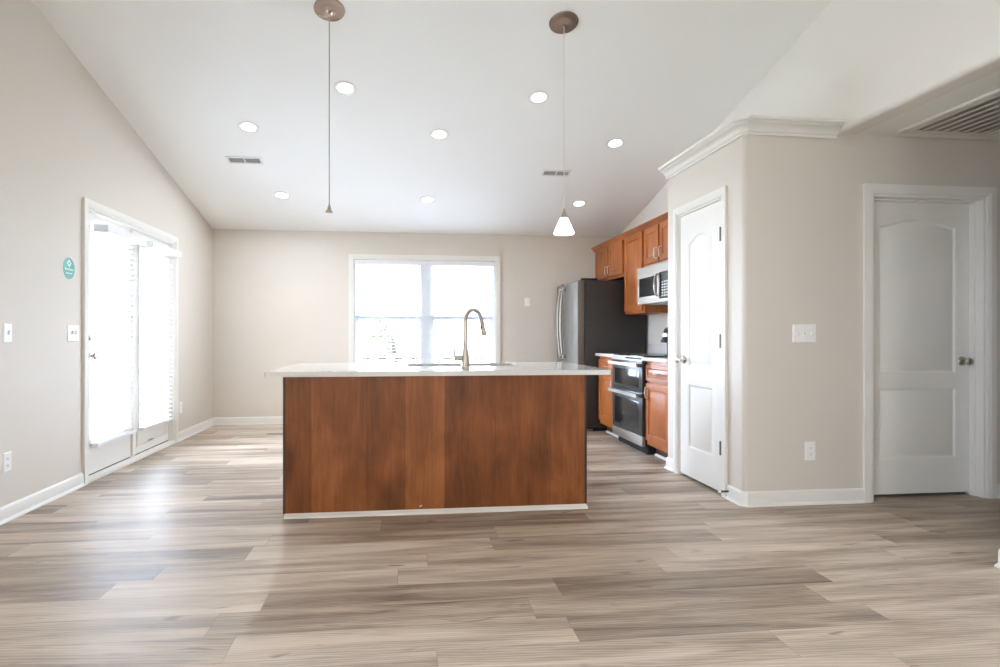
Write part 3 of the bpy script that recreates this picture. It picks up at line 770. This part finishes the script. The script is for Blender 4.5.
# faucet
FX, FY_ = .418, 4.02
fa = thing('kitchen_faucet', 'brushed nickel gooseneck faucet with pull down spray head', 'faucet', (FX, FY_, CT1))
obj('base', addlathe(new(), [(0, 0), (.0315, 0), (.0315, .006), (.030, .010), (.0295, .04), (.027, .075), (.022, .105), (.0185, .135), (.0150, .160), (0, .160)], (FX, FY_, CT1), (0, 0, 1), 30), M_NICKEL, fa)
ang = math.radians(42); dx, dy = math.cos(ang), math.sin(ang)      # swings right and away, over the bowl
R = .088; zt = CT1+.402-R
pts = [(FX, FY_, CT1+.15), (FX, FY_, CT1+.22), (FX, FY_, zt)]
for i in range(1, 19):
    a = PI*.94*i/18; q = R*(1-math.cos(a)); pts.append((FX+dx*q, FY_+dy*q, zt+R*math.sin(a)))
obj('neck', addtube(new(), pts, .0150, 16), M_NICKEL, fa)
e = Vector(pts[-1]); dn = (e-Vector(pts[-2])).normalized()
hd = obj('spray_head', addlathe(new(), [(0, -.004), (.0160, -.004), (.0165, .010), (.0170, .040), (.019, .080), (.0235, .104), (.0235, .112), (.018, .114), (0, .114)], e, dn, 24), M_NICKEL, fa)
side = Vector((-dx, -dy, 0))
b = e + dn*.055 + side*.0172
obj('spray_button', addlathe(new(), [(0, 0), (.009, 0), (.008, .005), (0, .006)], b, (-dx*.9-.2, -dy*.9-.5, 0), 14), M_BLACK, hd)
hs = new(); addtube(hs, [(FX-.015, FY_, CT1+.062), (FX-.078, FY_, CT1+.062)], [.017, .0165], 18)
lv = obj('handle_hub', hs, M_NICKEL, fa)
obj('lever', addtube(new(), [(FX-.068, FY_, CT1+.060), (FX-.078, FY_-.002, CT1+.085), (FX-.080, FY_-.004, CT1+.150)], [.009, .007, .006], 10), M_NICKEL, lv)

# ------------------------------------------------------------------ right-hand run: base cabinets, range, counters
BF = 2.210                                  # face-frame plane of the base cabinets
fb = fx(BF, 1)
RY0, RY1 = 5.082, 5.850
def base_cabinet(label, y0, y1, pull_far):
    r = thing('base_cabinet', label, 'cabinet', (BF+.3, (y0+y1)/2, 0))
    c = addslab(new(), rect(y0, .105, y1, .872), [rect(y0+.035, .145, y1-.035, .665), rect(y0+.035, .700, y1-.035, .835)], fb, 0, .02)
    addbox(c, BF+.02, y0, .105, XR-.004, y0+.018, .872); addbox(c, BF+.02, y1-.018, .105, XR-.004, y1, .872); addbox(c, BF+.02, y0, .105, XR-.004, y1, .122)
    obj('body', c, M_WOOD, r, smooth=False)
    obj('toe_kick', box(BF+.085, y0, .0, BF+.10, y1, .105), M_WOODDK, r, smooth=False)
    obj('shoe_strip', sweep(new(), [(BF+.085, y0+.002), (BF+.085, y1-.002)], [(0, .001), (.017, .001), (.016, .008), (.011, .015), (0, .020)]), M_TRIM, r)
    d = raised_door('door', y0+.014, .150, y1-.014, .668, fb, .02, M_WOOD, r)
    yy = y1-.05 if pull_far else y0+.05
    bar_pull(d, (BF-.020, yy, .535), (BF-.020, yy, .635), (-1, 0, 0))
    w = raised_door('drawer', y0+.014, .695, y1-.014, .838, fb, .02, M_WOODY, r, .03)
    ym = (y0+y1)/2; bar_pull(w, (BF-.020, ym-.045, .766), (BF-.020, ym+.045, .766), (-1, 0, 0))
    return r
base_cabinet('amber wood base cabinet between the range and the pantry', PB+.014, RY0-.005, True)
base_cabinet('amber wood base cabinet between the range and the refrigerator', RY1+.005, 6.375, False)
def counter(label, y0, y1, by0, by1):
    bm = box(2.165, y0, .874, XR-.003, y1, .905, .003); o = obj('countertop', bm, M_QUARTZ)
    tag(o, label, 'countertop'); obj('backsplash', box(XR-.022, by0, .905, XR-.002, by1, 1.005, .002), M_QUARTZ, o); return o
counter('white quartz countertop between the range and the pantry', PB+.012, RY0-.003, PB+.012, RY0-.003)
counter('white quartz countertop between range and refrigerator', RY1+.003, 6.40, RY1+.003, 6.40)
RF = 2.191
# double oven range
rg = thing('range', 'stainless double oven range with black glass doors', 'oven', (2.48, (RY0+RY1)/2, 0))
a, b = RY0+.002, RY1-.002
obj('body', box(RF+.005, a+.002, .075, XR-.03, b-.002, .900, .003), M_BLACK, rg, smooth=False)
for yy in (a+.05, b-.05):
    for xx in (RF+.05, XR-.10): obj('foot', addlathe(new(), [(0, 0), (.018, 0), (.018, .01), (.010, .014), (.010, .078), (0, .078)], (xx, yy, 0), (0, 0, 1), 14), M_BLACK, rg)
obj('gap_shade', box(RF+.035, a+.01, .004, XR-.05, b-.01, .085), M_BLACK, rg, smooth=False)  # black block put in for the shade in the gap under the range
obj('cooktop', box(RF-.012, a, .900, XR-.03, b, .914, .004), M_COOK, rg)
for xx, yy, rr in ((2.36, 5.26, .105), (2.36, 5.64, .085), (2.62, 5.26, .075), (2.62, 5.64, .105)):
    obj('burner_ring', addslab(new(), [(xx+rr*math.cos(k*PI/20), yy+rr*math.sin(k*PI/20)) for k in range(40)], [[(xx+(rr-.004)*math.cos(k*PI/20), yy+(rr-.004)*math.sin(k*PI/20)) for k in range(40)]], fh, .9138, .9146), M_GREY, rg, smooth=False)
cp = obj('control_panel', addslab(new(), [(RF-.030, .862), (RF-.012, .905), (RF+.02, .905), (RF+.02, .862)], [], lambda u, v, d: (u, d, v), a, b), M_STEEL, rg, smooth=False)
obj('display', addslab(new(), [(RF-.0235, .8745), (RF-.0165, .8935), (RF-.014, .8935), (RF-.021, .8745)], [], lambda u, v, d: (u-.001, d, v), a+.03, a+.42), M_COOK, cp, smooth=False)
def oven_door(z0, z1, hz, steel_rail):
    d = obj('oven_door', box(RF-.026, a, z0, RF+.004, b, z1, .004), M_GLASSBLK, rg)
    obj('window', box(RF-.0275, a+.075, z0+.045, RF-.025, b-.075, z1-.085, .001), M_COOK, d)
    h = addslab(new(), rect(hz-.016, a+.014, hz+.016, b-.014), [], lambda u, v, e: (RF-.062-e, v, u), 0, .016)
    obj('handle', h, M_STEEL, d, smooth=False)
    for yy in (a+.014, b-.034): obj('handle_bracket', box(RF-.064, yy, hz-.014, RF-.024, yy+.020, hz+.014, .002), M_BRASSR, d)
    return d
oven_door(.575, .860, .828, True); oven_door(.172, .570, .545, True)
obj('kick_panel', box(RF-.026, a, .078, RF+.004, b, .168, .003), M_STEEL, rg)
# black appliance on the counter, mostly hidden by the pantry corner
AX, AY = 2.375, 4.97
ap = thing('coffee_maker', 'black countertop coffee maker mostly hidden behind the pantry corner', 'coffee maker', (AX, AY, .905))
obj('base', box(AX-.04, AY-.09, .906, AX+.12, AY+.03, .930, .006), M_BLACK, ap)
obj('column', box(AX-.02, AY-.06, .925, AX+.10, AY+.02, 1.06, .008), M_BLACK, ap)
hp = addlathe(new(), [(0, 0), (.078, 0), (.078, .012), (.062, .045), (.058, .050), (.058, .085), (.045, .125), (.028, .138), (0, .138)], (AX, AY, 1.040), (0, 0, 1), 24)
obj('hopper', hp, M_BLACK, ap)
obj('collar', addlathe(new(), [(.056, 0), (.061, 0), (.061, .034), (.056, .034)], (AX, AY, 1.092), (0, 0, 1), 24), M_KNOB, ap)

# refrigerator
FR0, FR1 = 6.420, 7.330
rf = thing('refrigerator', 'stainless side by side refrigerator with charcoal side', 'refrigerator', (2.4, 6.87, 0))
obj('case', box(2.055, FR0, .045, 2.78, FR1, 1.742, .006), M_GRAPH, rf)
obj('base_grille', box(2.09, FR0+.01, .004, 2.70, FR1-.01, .045, .003), M_BLACK, rf)
obj('bottom_rail', box(2.04, FR0-.004, .012, 2.14, FR0+.03, .030, .002), M_STEEL, rf)
for yy in (FR0+.005, FR1-.065): obj('hinge_cover', box(2.015, yy, 1.742, 2.20, yy+.06, 1.766, .006), M_BLACK, rf)
def fridge_door(y0, y1, hy):
    d = obj('door', box(1.962, y0, .060, 2.048, y1, 1.740, .012, 3), M_SLATE, rf)
    obj('gasket', box(2.046, y0+.008, .07, 2.058, y1-.008, 1.735), M_BLACK, d, smooth=False)
    pts = []
    for i in range(21):
        q = i/20; pts.append((1.962-.012-.052*math.sin(PI*(.08+.84*q))**.7, hy, .83+.86*q))
    pts = [(1.968, hy, .83)] + pts + [(1.968, hy, 1.69)]
    h = new(); addtube(h, pts, [.012]+[.0125]*21+[.012], 12)
    hd = obj('handle', h, M_STEEL, d)
    for z in (.825, 1.650): obj('handle_mount', box(1.924, hy-.016, z, 1.964, hy+.016, z+.045, .006), M_KNOB, hd)
    return d
fridge_door(FR0+.003, 6.985, 6.925); fridge_door(6.992, FR1-.003, 7.045)

# upper cabinets with one crown
UF = 2.505
fu = fx(UF, 1)
def upper_cabinet(label, y0, y1, z0, z1, doors, pulls, dz0=None):
    r = thing('wall_cabinet', label, 'cabinet', (UF+.15, (y0+y1)/2, z0))
    c = box(UF, y0, z0, XR-.003, y1, z1); obj('body', c, M_WOOD, r, smooth=False)
    for (a, b), py in zip(doors, pulls):
        d = raised_door('door', a, (dz0 or z0+.035), b, z1-.012, fu, .02, M_WOOD, r, .055)
        if py is not None: bar_pull(d, (UF-.020, py, (dz0 or z0+.035)+.03), (UF-.020, py, (dz0 or z0+.035)+.135), (-1, 0, 0))
    return r
upper_cabinet('short two door wood wall cabinet above the refrigerator', 6.362, 7.37, 1.790, 2.222, [(6.395, 6.855), (6.885, 7.345)], [6.820, 6.920])
upper_cabinet('tall narrow wood wall cabinet between refrigerator and microwave', 5.822, 6.358, 1.347, 2.222, [(5.845, 6.335)], [None])
upper_cabinet('short two door wood wall cabinet above the microwave', 5.062, 5.818, 1.805, 2.222, [(5.450, 5.785), (5.085, 5.420)], [5.490, 5.380], 1.846)
cc = [(0, 2.208), (.022, 2.208), (.024, 2.218), (.030, 2.223), (.036, 2.236), (.048, 2.250), (.056, 2.256), (.058, 2.266), (0, 2.266)]
cr = obj('cabinet_crown', sweep(new(), [(UF, 5.062), (UF, 7.37), (XR-.003, 7.37)], cc), M_WOODY)
tag(cr, 'amber wood crown moulding along the top of the wall cabinets', 'moulding')
# microwave
MY0, MY1, MZ0, MZ1, MX = 5.060, 5.816, 1.432, 1.802, 2.425
mw = thing('microwave', 'stainless over the range microwave hung under the wall cabinet', 'microwave', (2.62, 5.44, MZ0))
obj('body', box(MX+.02, MY0, MZ0, XR-.004, MY1, MZ1, .003), M_BLACK, mw, smooth=False)
fm = fx(MX, 1)
obj('top_strip', addslab(new(), rect(MY0, MZ1-.088, MY1, MZ1), [], fm, 0, .022), M_STEELD, mw, smooth=False)
md = obj('door', addslab(new(), rect(MY0+.235, MZ0+.028, MY1, MZ1-.090), [rect(MY0+.285, MZ0+.068, MY1-.045, MZ1-.110)], fm, 0, .022), M_STEELD, mw, smooth=False)
obj('window', addslab(new(), rect(MY0+.283, MZ0+.066, MY1-.043, MZ1-.108), [], fm, .004, .014), M_COOK, md, smooth=False)
hy = MY0+.262
pts = [(MX+.002, hy, MZ0+.060)] + [(MX-.008-.030*math.sin(PI*(.08+.84*i/12))**.8, hy, MZ0+.060+.205*i/12) for i in range(13)] + [(MX+.002, hy, MZ0+.265)]
obj('handle', addtube(new(), pts, .0105, 12), M_KNOB, md)
pn = obj('control_panel', addslab(new(), rect(MY0+.004, MZ0+.028, MY0+.232, MZ1-.090), [], fm, .001, .020), M_COOK, mw, smooth=False)
bt = new()
for i in range(3):
    for j in range(6): addslab(bt, rect(MY0+.050+.048*i, MZ0+.045+.026*j, MY0+.084+.048*i, MZ0+.061+.026*j), [], fm, -.0005, .002)
obj('keypad', bt, M_GREY, pn, smooth=False)
obj('bottom_vent', addslab(new(), rect(MY0, MZ0-.004, MY1, MZ0+.026), [], fm, .001, .03), M_STEELD, mw, smooth=False)
obj('grease_filter', box(MX+.05, MY0+.08, MZ0-.012, XR-.08, MY1-.08, MZ0, .003), M_STEELD, mw)

# ------------------------------------------------------------------ outside, seen burnt out through blinds
def grass():
    m = mat('lawn', (.16, .17, .12), .9); n = N(m); v, _ = n.obj()
    n.link(n.ramp(n.noise(v, 3, 4), [(.35, (.15,.15,.11)), (.6, (.24,.24,.19))]), n.b.inputs['Base Color']); return m
struct('ground', box(-30, -20, -.35, 30, 40, -.25), grass(), smooth=False)
struct('patio_slab', box(-6.5, 3.2, -.25, XL-TH-.002, 7.5, -.03), mat('pale concrete', (.52, .51, .49), .85), smooth=False)
M_FENCE = mat('weathered fence board', (.30, .25, .20), .85)
def fence(label, x0, x1, y, h):
    r = thing('garden_fence', label, 'fence', ((x0+x1)/2, y, -.25)); x = x0
    while x < x1:
        obj('picket', box(x, y, -.25, x+.20, y+.02, h), M_TRIM, r, smooth=False); x += .42
    for z in (-.02, h-.11): obj('rail', box(x0, y+.02, z, x1, y+.06, z+.055), M_BARK, r, smooth=False)
M_BARK = mat('dark weathered wood', (.035, .028, .022), .9)
fence('low picket fence with dark rails outside the back window', -3, 6, 15.0, .60)
M_LEAF = mat('tree leaves', (.05, .075, .04), .8)
def tree(label, x, y, h, rad, seed, count):
    rnd = random.Random(seed); r = thing('garden_tree', label, 'tree', (x, y, -.25))
    obj('trunk', addtube(new(), [(x, y, -.25), (x+.05, y, h*.3), (x-.05, y, h*.75)], [.14, .11, .05], 9), M_BARK, r)
    b = new()
    for i in range(count):
        d = Vector((rnd.gauss(0, 1), rnd.gauss(0, 1), rnd.gauss(0, 1))).normalized()*rad*rnd.random()**.4
        c = Vector((x, y, h*.72)) + Vector((d.x, d.y, d.z*.9)); s = rnd.uniform(.10, .20)
        n = Vector((rnd.gauss(0, 1), rnd.gauss(0, 1), rnd.gauss(0, 1))).normalized(); u = n.orthogonal().normalized()*s; w = n.cross(u)*.6
        b.faces.new([b.verts.new(c+q) for q in (u, w, -u, -w)])
    obj('crown', b, M_LEAF, r, smooth=False)
tree('green tree outside beyond the patio door', -11.0, 15.5, 3.2, 1.3, 1, 700)
tree('thin shrub beyond the fence outside the back window', -.45, 21.5, 1.35, .95, 2, 120)
